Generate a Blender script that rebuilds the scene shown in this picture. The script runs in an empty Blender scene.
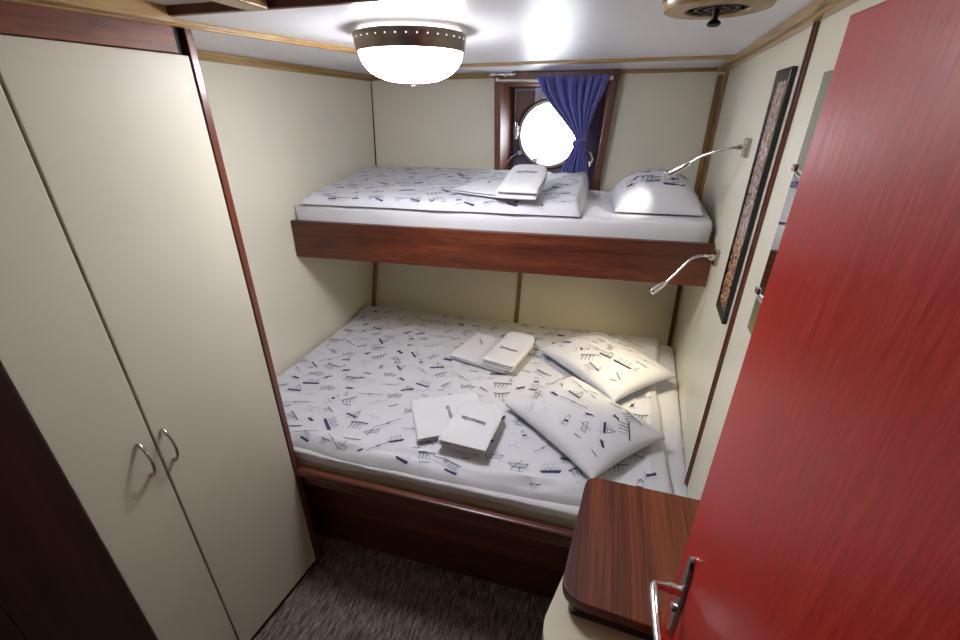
import bpy, math, random
from mathutils import Vector, noise

random.seed(7)
H = 1.885                       # the camera's height above the carpet; coordinates below have z = 0 at camera height
PI = math.pi
scene = bpy.context.scene
col = scene.collection

# ------------------------------------------------------------------ materials
def new_mat(name):
    m = bpy.data.materials.new(name); m.use_nodes = True
    nt = m.node_tree
    return m, nt, nt.nodes['Principled BSDF']

def ramp(nt, fac, stops):
    r = nt.nodes.new('ShaderNodeValToRGB')
    e = r.color_ramp.elements
    while len(e) < len(stops): e.new(0.5)
    for k, (p, c) in enumerate(stops):
        e[k].position = p; e[k].color = (*c, 1)
    nt.links.new(fac, r.inputs[0])
    return r.outputs[0]

def coords(nt, scale):
    t = nt.nodes.new('ShaderNodeTexCoord'); mp = nt.nodes.new('ShaderNodeMapping')
    mp.inputs['Scale'].default_value = scale
    nt.links.new(t.outputs['Object'], mp.inputs[0])
    return mp.outputs[0]

def noise_tex(nt, vec, scale, detail=4, rough=.55, dist=0):
    n = nt.nodes.new('ShaderNodeTexNoise')
    n.inputs['Scale'].default_value = scale; n.inputs['Detail'].default_value = detail
    n.inputs['Roughness'].default_value = rough; n.inputs['Distortion'].default_value = dist
    nt.links.new(vec, n.inputs['Vector'])
    return n.outputs[0]

def bump(nt, b, h, strength, dist=.002):
    n = nt.nodes.new('ShaderNodeBump'); n.inputs['Strength'].default_value = strength
    n.inputs['Distance'].default_value = dist
    nt.links.new(h, n.inputs['Height']); nt.links.new(n.outputs[0], b.inputs['Normal'])

def plain(name, c, rough=.5, metal=0, spec=.5, bscale=0, bstr=.2, bdist=.002, var=0, sheen=0):
    m, nt, b = new_mat(name)
    b.inputs['Roughness'].default_value = rough; b.inputs['Metallic'].default_value = metal
    b.inputs['Specular IOR Level'].default_value = spec
    if sheen: b.inputs['Sheen Weight'].default_value = sheen
    v = coords(nt, (1, 1, 1))
    n = noise_tex(nt, v, bscale or 6, 3)
    if var:
        nt.links.new(ramp(nt, n if not bscale else noise_tex(nt, v, 5, 3),
                          [(.3, tuple(x * (1 - var) for x in c)), (.7, tuple(min(1, x * (1 + var)) for x in c))]), b.inputs['Base Color'])
    else:
        b.inputs['Base Color'].default_value = (*c, 1)
    if bscale: bump(nt, b, n, bstr, bdist)
    return m

def wood(name, dark, mid, light, grain='X', rough=.3, coat=.3, band=14, fine=120, stretch=.06):
    m, nt, b = new_mat(name)
    sc = {'X': (stretch, 1, 1), 'Y': (1, stretch, 1), 'Z': (1, 1, stretch)}[grain]
    v = coords(nt, sc)
    n1 = noise_tex(nt, v, band, 5, .6, .6)
    n2 = noise_tex(nt, v, fine, 3, .6)
    mx = nt.nodes.new('ShaderNodeMix'); mx.inputs[0].default_value = .35
    nt.links.new(n1, mx.inputs[2]); nt.links.new(n2, mx.inputs[3])
    c = ramp(nt, mx.outputs[0], [(.34, dark), (.5, mid), (.68, light)])
    nt.links.new(c, b.inputs['Base Color'])
    b.inputs['Roughness'].default_value = rough
    b.inputs['Coat Weight'].default_value = coat; b.inputs['Coat Roughness'].default_value = .15
    bump(nt, b, n2, .12, .0008)
    return m

def emit(name, c, s, base=None):
    m, nt, b = new_mat(name)
    b.inputs['Base Color'].default_value = (*(base or c), 1)
    b.inputs['Emission Color'].default_value = (*c, 1)
    b.inputs['Emission Strength'].default_value = s
    b.inputs['Roughness'].default_value = .3
    return m

M = {}
M['cream'] = plain('cream laminate', (.775, .745, .615), .40, bscale=170, bstr=.10, bdist=.001, var=.02)
M['wardrobe_cream'] = plain('cream wardrobe laminate', (.63, .59, .485), .46, bscale=120, bstr=.08, bdist=.001, var=.02)
M['ceiling'] = plain('ceiling panel', (.78, .78, .83), .38, spec=.36, bscale=260, bstr=.10, bdist=.001)
M['coffer'] = plain('pale ceiling panel', (.70, .70, .66), .4, bscale=200, bstr=.08, bdist=.001)
M['mahog'] = wood('mahogany', (.038, .009, .005), (.118, .027, .011), (.235, .064, .019), 'X', .4, .10, 13, 150, .03)
M['mahog_v'] = wood('mahogany upright', (.05, .012, .007), (.14, .034, .016), (.22, .06, .026), 'Z', .28, .4, 12, 90)
M['mahog_y'] = wood('mahogany lengthwise', (.08, .022, .012), (.20, .052, .022), (.30, .088, .036), 'Y', .45, .05, 12, 90)
M['sapele'] = wood('striped sapele', (.022, .005, .004), (.115, .025, .010), (.30, .078, .022), 'Y', .42, .06, 15, 140, .02)
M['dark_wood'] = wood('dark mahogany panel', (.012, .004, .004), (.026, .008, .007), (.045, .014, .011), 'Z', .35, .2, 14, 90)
M['oak'] = wood('honey oak trim', (.20, .105, .028), (.34, .195, .062), (.45, .29, .11), 'X', .35, .3, 14, 70)
M['oak_y'] = wood('honey oak trim lengthwise', (.22, .125, .035), (.38, .225, .075), (.52, .35, .14), 'Y', .35, .3, 14, 70)
M['oak_v'] = wood('honey oak trim upright', (.16, .075, .022), (.28, .145, .045), (.36, .21, .075), 'Z', .35, .3, 14, 70)
M['ply'] = wood('varnished plywood', (.40, .25, .09), (.52, .34, .13), (.60, .41, .17), 'X', .4, .2, 10, 70)
M['window_wood'] = wood('stained window wood', (.05, .014, .008), (.12, .036, .016), (.20, .068, .026), 'Z', .42, .1, 12, 90)
M['shadow_gap'] = plain('black gap', (.012, .010, .009), .6)
M['kick'] = plain('black kick plate', (.012, .011, .011), .5)
M['chrome'] = plain('chrome', (.80, .80, .80), .14, 1, var=.03)
M['nickel'] = plain('satin nickel', (.45, .43, .39), .25, 1, var=.03)
M['bronze'] = plain('brushed bronze', (.30, .25, .21), .34, 1, var=.05)
M['black_metal'] = plain('black cast metal', (.02, .018, .017), .4, .3)
M['finial'] = plain('dark bronze finial', (.04, .03, .025), .7, 0, .15)
M['black_frame'] = plain('black frame lacquer', (.012, .012, .013), .25)
M['linen'] = plain('printed white cotton', (.645, .645, .695), .85, spec=.15, bscale=500, bstr=.15, bdist=.0006, var=.015, sheen=.1)
M['sheet'] = plain('white cotton sheet', (.68, .68, .72), .8, spec=.15, bscale=30, bstr=.25, bdist=.006, sheen=.1)
M['beige_tick'] = plain('beige mattress ticking', (.50, .42, .31), .9, spec=.1, bscale=300, bstr=.2)
M['ink'] = plain('navy print', (.06, .068, .13), .85, spec=.1)
M['ink_pale'] = plain('grey blue print', (.36, .37, .44), .85, spec=.1)
M['towel'] = plain('white terry', (.72, .715, .75), .95, spec=.05, bscale=700, bstr=.6, bdist=.002, sheen=.2)
M['lettering'] = plain('navy embroidery', (.03, .033, .055), .8)
M['curtain'] = plain('blue curtain cloth', (.15, .155, .50), .75, spec=.2, bscale=400, bstr=.2, var=.08, sheen=.25)
M['white_wire'] = plain('white plastic coated wire', (.75, .73, .70), .4)
M['white_paint'] = plain('white painted steel', (.62, .62, .70), .4, var=.04)
M['purple_paint'] = plain('glossy dark hull panel', (.10, .075, .12), .25, var=.1)
M['body'] = plain('cream moulded cabinet', (.70, .66, .50), .35, var=.03)
M['brass_ring'] = plain('weathered brass ring', (.42, .38, .30), .35, 1, var=.12)
M['lamp_glass'] = emit('opal lamp glass', (.97, .97, 1), 29.0, (.9, .9, .9))
M['lamp_hole'] = emit('light through perforation', (1, .95, .88), 1.1)
M['lamp_leak'] = emit('light leaking above the rim', (1, .96, .9), 1.6)
M['bulb'] = emit('small lit bulb', (1, .92, .78), 9.0)

# red door: satin painted veneer with fine upright streaks
def red_door():
    m, nt, b = new_mat('red veneer')
    v = coords(nt, (1, 1, .045))
    n1 = noise_tex(nt, v, 95, 4, .65, .2); n2 = noise_tex(nt, coords(nt, (1, 1, .12)), 260, 2, .6)
    mx = nt.nodes.new('ShaderNodeMix'); mx.inputs[0].default_value = .5
    nt.links.new(n1, mx.inputs[2]); nt.links.new(n2, mx.inputs[3])
    nt.links.new(ramp(nt, mx.outputs[0], [(.36, (.44, .016, .012)), (.52, (.56, .026, .017)), (.68, (.64, .062, .042))]), b.inputs['Base Color'])
    nt.links.new(ramp(nt, mx.outputs[0], [(.35, (.30,) * 3), (.65, (.45,) * 3)]), b.inputs['Roughness'])
    b.inputs['Specular IOR Level'].default_value = .34
    bump(nt, b, mx.outputs[0], .25, .0012)
    return m
M['red'] = red_door()

def carpet():
    m, nt, b = new_mat('grey brown ribbed carpet')
    v = coords(nt, (1, .16, 1))
    n1 = noise_tex(nt, v, 110, 3, .7); n2 = noise_tex(nt, coords(nt, (1, 1, 1)), 420, 2, .7)
    mx = nt.nodes.new('ShaderNodeMix'); mx.inputs[0].default_value = .3
    nt.links.new(n1, mx.inputs[2]); nt.links.new(n2, mx.inputs[3])
    nt.links.new(ramp(nt, mx.outputs[0], [(.36, (.040, .031, .025)), (.5, (.175, .145, .118)), (.64, (.43, .36, .30))]), b.inputs['Base Color'])
    b.inputs['Roughness'].default_value = .95; b.inputs['Specular IOR Level'].default_value = .1
    bump(nt, b, mx.outputs[0], .8, .006)
    return m
M['carpet'] = carpet()

def art():
    m, nt, b = new_mat('colourful abstract print')
    v = coords(nt, (1, 1, 1))
    t = nt.nodes.new('ShaderNodeTexVoronoi'); t.inputs['Scale'].default_value = 130
    mp = nt.nodes.new('ShaderNodeMapping'); mp.inputs['Scale'].default_value = (1, 1, .9)
    nt.links.new(v, mp.inputs[0]); nt.links.new(mp.outputs[0], t.inputs['Vector'])
    s = nt.nodes.new('ShaderNodeSeparateColor'); nt.links.new(t.outputs['Color'], s.inputs[0])
    warm = ramp(nt, s.outputs[0], [(.1, (.04, .02, .02)), (.3, (.42, .06, .02)), (.55, (.62, .28, .06)), (.75, (.75, .66, .5)), (.95, (.10, .16, .22))])
    cool = ramp(nt, s.outputs[1], [(.1, (.14, .06, .04)), (.35, (.42, .20, .10)), (.55, (.36, .32, .36)), (.8, (.55, .50, .50)), (.95, (.40, .14, .06))])
    sx = nt.nodes.new('ShaderNodeSeparateXYZ'); nt.links.new(v, sx.inputs[0])
    f = ramp(nt, sx.outputs[2], [(.20, (0, 0, 0)), (.32, (1, 1, 1))])
    mx = nt.nodes.new('ShaderNodeMix'); mx.data_type = 'RGBA'
    nt.links.new(f, mx.inputs[0]); nt.links.new(warm, mx.inputs[6]); nt.links.new(cool, mx.inputs[7])
    nt.links.new(mx.outputs[2], b.inputs['Base Color']); b.inputs['Roughness'].default_value = .25
    return m
M['art'] = art()

m, nt, b = new_mat('porthole glass')
tr = nt.nodes.new('ShaderNodeBsdfTransparent'); gl = nt.nodes.new('ShaderNodeBsdfGlossy')
gl.inputs['Roughness'].default_value = .02
mixs = nt.nodes.new('ShaderNodeMixShader'); mixs.inputs[0].default_value = .06
nt.links.new(tr.outputs[0], mixs.inputs[1]); nt.links.new(gl.outputs[0], mixs.inputs[2])
nt.links.new(mixs.outputs[0], nt.nodes['Material Output'].inputs[0]); M['glass'] = m
M['mirror'] = plain('mirror silver', (.86, .88, .87), .01, 1)
M['mirror_edge'] = plain('green mirror edge', (.30, .40, .36), .2)

# ------------------------------------------------------------------ mesh helper
class MB:
    def __init__(s): s.v = []; s.f = []; s.mi = []; s.cur = 0
    def mat(s, k): s.cur = k; return s
    def add(s, vs, fs):
        o = len(s.v); s.v += [tuple(p) for p in vs]
        for f in fs: s.f.append(tuple(o + k for k in f)); s.mi.append(s.cur)
        return s
    def hexa(s, p):             # p: bottom 4 (ccw from above) then top 4
        return s.add(p, [(3, 2, 1, 0), (4, 5, 6, 7), (0, 1, 5, 4), (1, 2, 6, 5), (2, 3, 7, 6), (3, 0, 4, 7)])
    def box(s, x0, x1, y0, y1, z0, z1):
        return s.hexa([(x0, y0, z0), (x1, y0, z0), (x1, y1, z0), (x0, y1, z0), (x0, y0, z1), (x1, y0, z1), (x1, y1, z1), (x0, y1, z1)])
    def prism(s, poly, z0, z1):  # poly ccw
        n = len(poly)
        s.add([(x, y, z0) for x, y in poly] + [(x, y, z1) for x, y in poly],
              [tuple(range(n - 1, -1, -1)), tuple(range(n, 2 * n))] + [(k, (k + 1) % n, n + (k + 1) % n, n + k) for k in range(n)])
        return s
    def tube(s, pts, r, n=10, caps=True):
        pts = [Vector(p) for p in pts]; rs = r if isinstance(r, (list, tuple)) else [r] * len(pts)
        rings = []; up = None
        for k, p in enumerate(pts):
            t = (pts[min(k + 1, len(pts) - 1)] - pts[max(k - 1, 0)]).normalized()
            if up is None:
                up = Vector((0, 0, 1)) if abs(t.z) < .9 else Vector((1, 0, 0))
            a = t.cross(up).normalized(); bb = a.cross(t).normalized(); up = bb
            rings.append([p + (a * math.cos(2 * PI * q / n) + bb * math.sin(2 * PI * q / n)) * rs[k] for q in range(n)])
        vs = [q for rg in rings for q in rg]; fs = []
        for k in range(len(pts) - 1):
            for q in range(n):
                fs.append((k * n + q, k * n + (q + 1) % n, (k + 1) * n + (q + 1) % n, (k + 1) * n + q))
        if caps:
            fs.append(tuple(range(n - 1, -1, -1))); fs.append(tuple((len(pts) - 1) * n + q for q in range(n)))
        return s.add(vs, fs)
    def lathe(s, prof, c, axis='Z', n=48, closed=False):
        c = Vector(c); vs = []; fs = []
        for r, h in prof:
            for q in range(n):
                a = 2 * PI * q / n; x, y = r * math.cos(a), r * math.sin(a)
                vs.append(c + {'Z': Vector((x, y, h)), 'Y': Vector((x, h, y)), 'X': Vector((h, x, y))}[axis])
        m = len(prof); last = m if closed else m - 1
        for k in range(last):
            for q in range(n):
                k2 = (k + 1) % m
                fs.append((k * n + q, k * n + (q + 1) % n, k2 * n + (q + 1) % n, k2 * n + q))
        return s.add(vs, fs)
    def grid(s, fn, us, vs_):
        nu, nv = len(us), len(vs_)
        return s.add([fn(u, v) for v in vs_ for u in us],
                     [(j * nu + i, j * nu + i + 1, (j + 1) * nu + i + 1, (j + 1) * nu + i) for j in range(nv - 1) for i in range(nu - 1)])
    def build(s, name, mats, parent=None, bevel=0, smooth=0, loc=None, flip=False):
        me = bpy.data.meshes.new(name)
        o = bpy.data.objects.new(name, me); col.objects.link(o)
        if parent: base = ROOT[parent.name]
        else:
            base = Vector(loc) if loc is not None else Vector((0, 0, -H))
            o.location = base + Vector((0, 0, H)); ROOT[o.name] = base
        if parent:
            o.parent = parent; ROOT[o.name] = base
        me.from_pydata([tuple(Vector(p) - base) for p in s.v], [], s.f)
        for mt in (mats if isinstance(mats, (list, tuple)) else [mats]): me.materials.append(mt)
        for p, k in zip(me.polygons, s.mi): p.material_index = k
        import bmesh
        bm = bmesh.new(); bm.from_mesh(me); bmesh.ops.recalc_face_normals(bm, faces=bm.faces); bm.to_mesh(me); bm.free()
        if smooth:
            for p in me.polygons: p.use_smooth = True
            me.set_sharp_from_angle(angle=math.radians(smooth))
        if bevel:
            md = o.modifiers.new('bevel', 'BEVEL'); md.width = bevel; md.segments = 3; md.limit_method = 'ANGLE'; md.angle_limit = .6
        me.update()
        return o
ROOT = {}

def tag(o, label=None, cat=None, group=None, kind=None):
    for k, v in (('label', label), ('category', cat), ('group', group), ('kind', kind)):
        if v: o[k] = v
    return o

def thing(name, loc, label=None, cat=None, group=None, kind=None):
    o = bpy.data.objects.new(name, None); col.objects.link(o)
    o.empty_display_size = .05
    o.location = Vector(loc) + Vector((0, 0, H)); ROOT[o.name] = Vector(loc)
    return tag(o, label, cat, group, kind)

def struct(mb, name, mats, **k): return tag(mb.build(name, mats, **k), kind='structure')

def lerp(a, b, t): return a + (b - a) * t
def interp(tab, z):             # tab sorted by descending z
    if z >= tab[0][0]: return tab[0][1]
    for (z0, y0), (z1, y1) in zip(tab, tab[1:]):
        if z >= z1: return lerp(y0, y1, (z0 - z) / (z0 - z1))
    return tab[-1][1]
def spaced(n, p=1): return [math.sin(PI / 2 * (-1 + 2 * k / n)) for k in range(n + 1)]
def lin(a, b, n): return [a + (b - a) * k / n for k in range(n + 1)]
def nz(x, y, s=1., seed=0.): return noise.noise(Vector((x * s + seed * 13.7, y * s - seed * 5.1, seed)))
def rounded(poly, radii, n=8):  # round the corners of a polygon
    out = []; L = len(poly)
    for k in range(L):
        p = Vector(poly[k]); a = Vector(poly[k - 1]) - p; c = Vector(poly[(k + 1) % L]) - p; r = radii[k]
        if r <= 0: out.append(tuple(p)); continue
        a.normalize(); c.normalize()
        p0 = p + a * r; p1 = p + c * r
        for q in range(n + 1):
            t = q / n
            out.append(tuple(p0 * (1 - t) ** 2 + p * 2 * t * (1 - t) + p1 * t * t))
    return out

# ------------------------------------------------------------------ room shell
CEIL = .2; FL = -H; XL = -1.487; YF = -.14
def xr(y): return .416 + .0702 * (y - 1.326)
YL = [(.2, 2.75), (-.3, 2.71), (-.45, 2.69), (-.94, 2.55), (-1.22, 2.46), (-1.9, 2.25)]
YR = [(.2, 2.75), (-.42, 2.745), (-.94, 2.655), (-1.34, 2.59), (-1.9, 2.5)]
def yb(x, z):
    t = (x - XL) / (.51 - XL)
    return lerp(interp(YL, z), interp(YR, z), t)

mb = MB().box(-1.75, .75, -1.3, 3.4, FL - .05, FL); struct(mb, 'floor', M['carpet'])

mb = MB()
mb.box(-1.75, .75, .962, 3.05, CEIL, CEIL + .06)
mb.hexa([(-1.75, -1.3, CEIL), (-1.22, -1.3, CEIL), (-1.03, .962, CEIL), (-1.75, .962, CEIL),
         (-1.75, -1.3, CEIL + .06), (-1.22, -1.3, CEIL + .06), (-1.03, .962, CEIL + .06), (-1.75, .962, CEIL + .06)])
mb.mat(1).box(-1.3, .75, -1.3, .962, CEIL + .018, CEIL + .06)
struct(mb, 'ceiling', [M['ceiling'], M['coffer']])

mb = MB().box(XL - .06, XL, -1.3, 2.95, FL, CEIL + .03); struct(mb, 'wall_left', M['cream'])
mb = MB().hexa([(xr(-1.3), -1.3, FL), (.75, -1.3, FL), (.75, 3.05, FL), (xr(3.05), 3.05, FL),
                (xr(-1.3), -1.3, CEIL + .03), (.75, -1.3, CEIL + .03), (.75, 3.05, CEIL + .03), (xr(3.05), 3.05, CEIL + .03)])
struct(mb, 'wall_right', M['cream'])

# back wall: hull side leaning inwards towards the floor, with the window opening left out
xs = [XL - .05, -1.2, -.9, -.655, -.04, .25, .56]
zs = [.235, .19, -.1, -.3, -.45, -.7, -.94, -1.22, -1.5, -1.9]
mb = MB()
for i in range(len(xs) - 1):
    for j in range(len(zs) - 1):
        if i == 3 and 1 <= j <= 3: continue
        a, c = xs[i], xs[i + 1]; t, bt = zs[j], zs[j + 1]
        p = [(a, yb(a, bt), bt), (c, yb(c, bt), bt), (c, yb(c, bt) + .04, bt), (a, yb(a, bt) + .04, bt),
             (a, yb(a, t), t), (c, yb(c, t), t), (c, yb(c, t) + .04, t), (a, yb(a, t) + .04, t)]
        mb.hexa(p)
struct(mb, 'wall_back', M['cream'])

# wall behind the camera with the doorway the picture is taken from, and the passage beyond it, closed by an added dark wall
mb = MB()
mb.box(-1.49, -.62, YF - .05, YF, FL, CEIL + .02)
mb.box(.27, .36, YF - .05, YF, FL, CEIL + .02)
mb.box(-.62, .27, YF - .05, YF, .11, CEIL + .02)
mb.mat(1).box(-1.49, .40, -1.3, -1.24, FL, CEIL + .02)  # unseen wall, added to block outside light, dark to cut bounce
struct(mb, 'wall_front', [M['cream'], M['dark_wood']])

# ------------------------------------------------------------------ trims
tn = [0]
def trim(mb, mat, **k):
    tn[0] += 1
    return struct(mb, 'trim_%d' % tn[0], mat, **k)
def slab(p0, p1, w, z0, z1, side=1):   # a batten of width w to one side of p0-p1
    a, c = Vector(p0), Vector(p1); d = (c - a).normalized(); n = Vector((-d.y, d.x)) * w * side
    q = [a, c, c + n, a + n]
    if side < 0: q = q[::-1]
    return [(p.x, p.y, z0) for p in q] + [(p.x, p.y, z1) for p in q]

# slanting ceiling batten on the left and its return across the back
mb = MB().hexa(slab((-1.125, .60), (-.765, 2.19), .034, CEIL - .010, CEIL + .001)); mb.hexa(slab((-1.117, .60), (-.757, 2.19), .016, CEIL - .016, CEIL - .010))
trim(mb, M['oak_y'], bevel=.003)
mb = MB().hexa(slab((-.775, 2.195), (.455, 2.145), .05, CEIL - .010, CEIL + .001))
trim(mb, M['oak'], bevel=.003)
# batten round the tops of the left and back walls
mb = MB().box(XL, XL + .022, 1.07, 2.75, CEIL - .030, CEIL); mb.box(XL + .001, XL + .034, 1.07, 2.75, CEIL - .014, CEIL)
trim(mb, M['oak_y'], bevel=.004)
mb = MB().box(XL + .02, -.684, 2.715, 2.76, CEIL - .026, CEIL); mb.box(.004, xr(2.74), 2.715, 2.76, CEIL - .016, CEIL)
trim(mb, M['oak'], bevel=.004)
# wide moulding along the top of the right wall
def along(y0, y1, off0, off1, z0, z1):
    return [(xr(y0) - off1, y0, z0), (xr(y0) - off0, y0, z0), (xr(y1) - off0, y1, z0), (xr(y1) - off1, y1, z0),
            (xr(y0) - off1, y0, z1), (xr(y0) - off0, y0, z1), (xr(y1) - off0, y1, z1), (xr(y1) - off1, y1, z1)]
mb = MB().hexa(along(-.1, 2.74, -.002, .028, CEIL - .018, CEIL + .001)); mb.hexa(along(-.1, 2.74,   .026, .052, CEIL - .012, CEIL + .001))
trim(mb, M['oak_y'], bevel=.005)
# double strip in the right back corner above the bunk
mb = MB()
for x0, x1 in ((.474, .500),):
    mb.hexa([(x0, yb(x0, -.46) - .012, -.46), (x1, yb(x1, -.46) - .012, -.46), (x1, yb(x1, -.46) + .01, -.46), (x0, yb(x0, -.46) + .01, -.46),
             (x0, yb(x0, .17) - .012, .17), (x1, yb(x1, .17) - .012, .17), (x1, yb(x1, .17) + .01, .17), (x0, yb(x0, .17) + .01, .17)])
trim(mb, M['oak_v'], bevel=.003)
mb = MB().hexa(along(2.665, 2.712, -.002, .012, -.46, .185))
trim(mb, M['oak_v'], bevel=.003)
# strips of the lower back wall
def wall_strip(x0, x1, za, zb, d=.012):
    p = []
    for z in (za, zb):
        p += [(x0, yb(x0, z) - d, z), (x1, yb(x1, z) - d, z), (x1, yb(x1, z) + .008, z), (x0, yb(x0, z) + .008, z)]
    return p
mb = MB().hexa(wall_strip(-.482, -.456, -1.26, -.66)); trim(mb, M['oak_v'], bevel=.003)
mb = MB().hexa(wall_strip(XL + .002, XL + .026, -1.26, -.66, .016)); trim(mb, M['oak_v'], bevel=.003)
mb = MB().hexa(wall_strip(.482, .503, -1.32, -.66, .014)); trim(mb, M['mahog_v'], bevel=.003)
# dark seam of the upper left back corner
mb = MB().hexa(wall_strip(XL + .0, XL + .005, -.44, .165, .004)); trim(mb, M['shadow_gap'])
# upright mahogany strip that divides the right wall
mb = MB().hexa(along(1.316, 1.345, -.002, .007, FL, CEIL - .014)); mb.hexa(along(1.322, 1.329, -.002, .012, FL, CEIL - .014))
trim(mb, M['mahog_v'], bevel=.002)
# ceiling hatch edge boards
mb = MB().box(-1.03, .42, .950, .966, CEIL - .001, CEIL + .020); trim(mb, M['mahog'], bevel=.002)
mb = MB().hexa([(-1.255, -1.2, CEIL - .014), (-1.225, -1.2, CEIL - .014), (-1.012, .962, CEIL - .014), (-1.042, .962, CEIL - .014),
                (-1.255, -1.2, CEIL + .02), (-1.225, -1.2, CEIL + .02), (-1.012, .962, CEIL + .02), (-1.042, .962, CEIL + .02)])
trim(mb, M['oak_y'], bevel=.004)
mb = MB().box(-.79, -.738, -1.2, .948, CEIL - .004, CEIL + .019); mb.box(-.805, -.785, -1.2, .948, CEIL - .001, CEIL + .019)
trim(mb, M['oak_y'], bevel=.004)

# ------------------------------------------------------------------ window
win = thing('window_1', (-.34, 2.72, -.42), 'round porthole in a deep mahogany window recess above the upper bunk', 'window', kind='structure')
tl, tr_, bl, br = (-.677, .199), (-.002, .199), (-.668, -.42), (-.046, -.42)
def fr(p, q, w, y0, y1):   # bar of the frame, p-q outer line, w inwards vector
    (x0, z0), (x1, z1) = p, q
    P = []
    for y in (y0, y1):
        P += [(x0, y, z0), (x1, y, z1), (x1 + w[0], y, z1 + w[1]), (x0 + w[0], y, z0 + w[1])]
    return P
FY0, FY1 = 2.665, 2.74
mb = MB()
mb.hexa(fr(bl, tl, (.038, 0), FY0, FY1)); mb.hexa(fr(tr_, br, (-.038, 0), FY0, FY1))
mb.hexa(fr((-.640, .199), (-.039, .199), (0, -.05), FY0, FY1))
mb.build('window_frame', M['window_wood'], win, bevel=.004)
YP = 2.97
mb = MB()      # the sides of the recess
mb.hexa([(-.665, FY1, -.45), (-.640, FY1, -.45), (-.615, YP, -.45), (-.665, YP, -.45), (-.665, FY1, .19), (-.640, FY1, .19), (-.615, YP, .15), (-.665, YP, .19)])
mb.hexa([(-.060, FY1, -.45), (-.03, FY1, -.45), (-.03, YP, -.45), (-.085, YP, -.45), (-.050, FY1, .19), (-.03, FY1, .19), (-.03, YP, .19), (-.085, YP, .15)])
mb.hexa([(-.665, FY1, .14), (-.03, FY1, .14), (-.03, YP, .13), (-.665, YP, .13), (-.665, FY1, .19), (-.03, FY1, .19), (-.03, YP, .19), (-.665, YP, .19)])
mb.hexa([(-.665, FY1, -.49), (-.03, FY1, -.49), (-.03, YP, -.49), (-.665, YP, -.49), (-.665, FY1, -.45), (-.03, FY1, -.45), (-.03, YP, -.44), (-.665, YP, -.44)])
mb.build('recess_lining', M['window_wood'], win, bevel=.002)
# back panel with a round hole
PC = (-.384, -.128); RR = .191
def panel_ring(mb, x0, x1, z0, z1, y, y2, n=64):
    inner = []; outer = []
    for k in range(n):
        a = 2 * PI * k / n; dx, dz = math.cos(a), math.sin(a)
        inner.append((PC[0] + RR * dx, PC[1] + RR * dz))
        t = min(((x1 if dx > 0 else x0) - PC[0]) / dx if abs(dx) > 1e-6 else 9, ((z1 if dz > 0 else z0) - PC[1]) / dz if abs(dz) > 1e-6 else 9)
        outer.append((PC[0] + t * dx, PC[1] + t * dz))
    vs = [(x, y, z) for x, z in inner] + [(x, y, z) for x, z in outer] + [(x, y2, z) for x, z in inner]
    fs = [(k, (k + 1) % n, n + (k + 1) % n, n + k) for k in range(n)] + [(k, (k + 1) % n, 2 * n + (k + 1) % n, 2 * n + k) for k in range(n)]
    mb.add(vs, fs)
    # fill corners
    for cx, cz in ((x0, z0), (x1, z0), (x0, z1), (x1, z1)):
        near = sorted(outer, key=lambda p: (p[0] - cx) ** 2 + (p[1] - cz) ** 2)[:2]
        mb.add([(near[0][0], y, near[0][1]), (near[1][0], y, near[1][1]), (cx, y, cz)], [(0, 1, 2)])
mb = MB(); panel_ring(mb, -.66, -.03, -.45, .18, YP - .012, YP + .05)
mb.build('recess_panel', M['purple_paint'], win)
def rpoly(x0, x1, z0, z1, r):
    pts = [(x0, z0)]
    za = PC[1] + math.sqrt(max(0, r * r - (x1 - PC[0]) ** 2))
    for z in lin(z0, za, 10): pts.append((PC[0] - math.sqrt(max(0, r * r - (z - PC[1]) ** 2)), z))
    return pts + [(x1, z1), (x0, z1)]
mb = MB()
for p, ya in ((rpoly(-.602, -.492, -.073, .113, .2085), YP - .022), (rpoly(-.594, -.50, -.065, .105, .215), YP - .030)):
    n = len(p); mb.add([(x, ya, z) for x, z in p] + [(x, YP - .0125, z) for x, z in p], [tuple(range(n)), tuple(range(2 * n - 1, n - 1, -1))] + [(k, (k + 1) % n, n + (k + 1) % n, n + k) for k in range(n)])
mb.build('raised_panel', M['window_wood'], win, bevel=.002)
mb = MB().box(-.488, -.452, YP - .024, YP - .0125, .03, .14); mb.box(-.488, -.452, YP - .024, YP - .0125, -.44, -.27)
mb.build('hull_rib', M['white_paint'], win, bevel=.002)
mb = MB().lathe([(RR - .012, -.035), (RR + .004, -.045), (RR + .014, -.035), (RR + .016, .0), (RR - .014, .0)], (PC[0], YP - .012, PC[1]), 'Y', 64, True)
mb.build('porthole_ring', M['brass_ring'], win, smooth=40)
mb = MB(); n = 48
mb.add([(PC[0] + (RR - .004) * math.cos(2 * PI * k / n), YP + .01, PC[1] + (RR - .004) * math.sin(2 * PI * k / n)) for k in range(n)], [tuple(range(n))])
mb.build('pane', M['glass'], win)
mb = MB().box(-.612, -.575, YP - .06, YP - .014, -.135, -.075); mb.box(-.600, -.582, YP - .07, YP - .055, -.150, -.060)
mb.tube([(-.596, YP - .065, -.155), (-.596, YP - .065, -.055)], .009)
mb.build('hinge', M['chrome'], win, bevel=.003, smooth=40)
def dog(pts):
    mb = MB(); mb.tube(pts, .008, 8); mb.lathe([(0, -.014), (.014, -.014), (.014, .014), (0, .014)], pts[0], 'Y', 16)
    mb.tube([pts[-1], Vector(pts[-1]) + Vector((-.006, 0, .03))], .006, 8)
    mb.build('latch', M['chrome'], win, smooth=40)
dog([(-.562, YP - .055, -.235), (-.585, YP - .075, -.245), (-.615, YP - .10, -.265), (-.632, YP - .115, -.29)])
dog([(-.17, YP - .055, -.22), (-.14, YP - .08, -.215), (-.115, YP - .10, -.225), (-.10, YP - .11, -.26), (-.115, YP - .11, -.30)])

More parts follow.
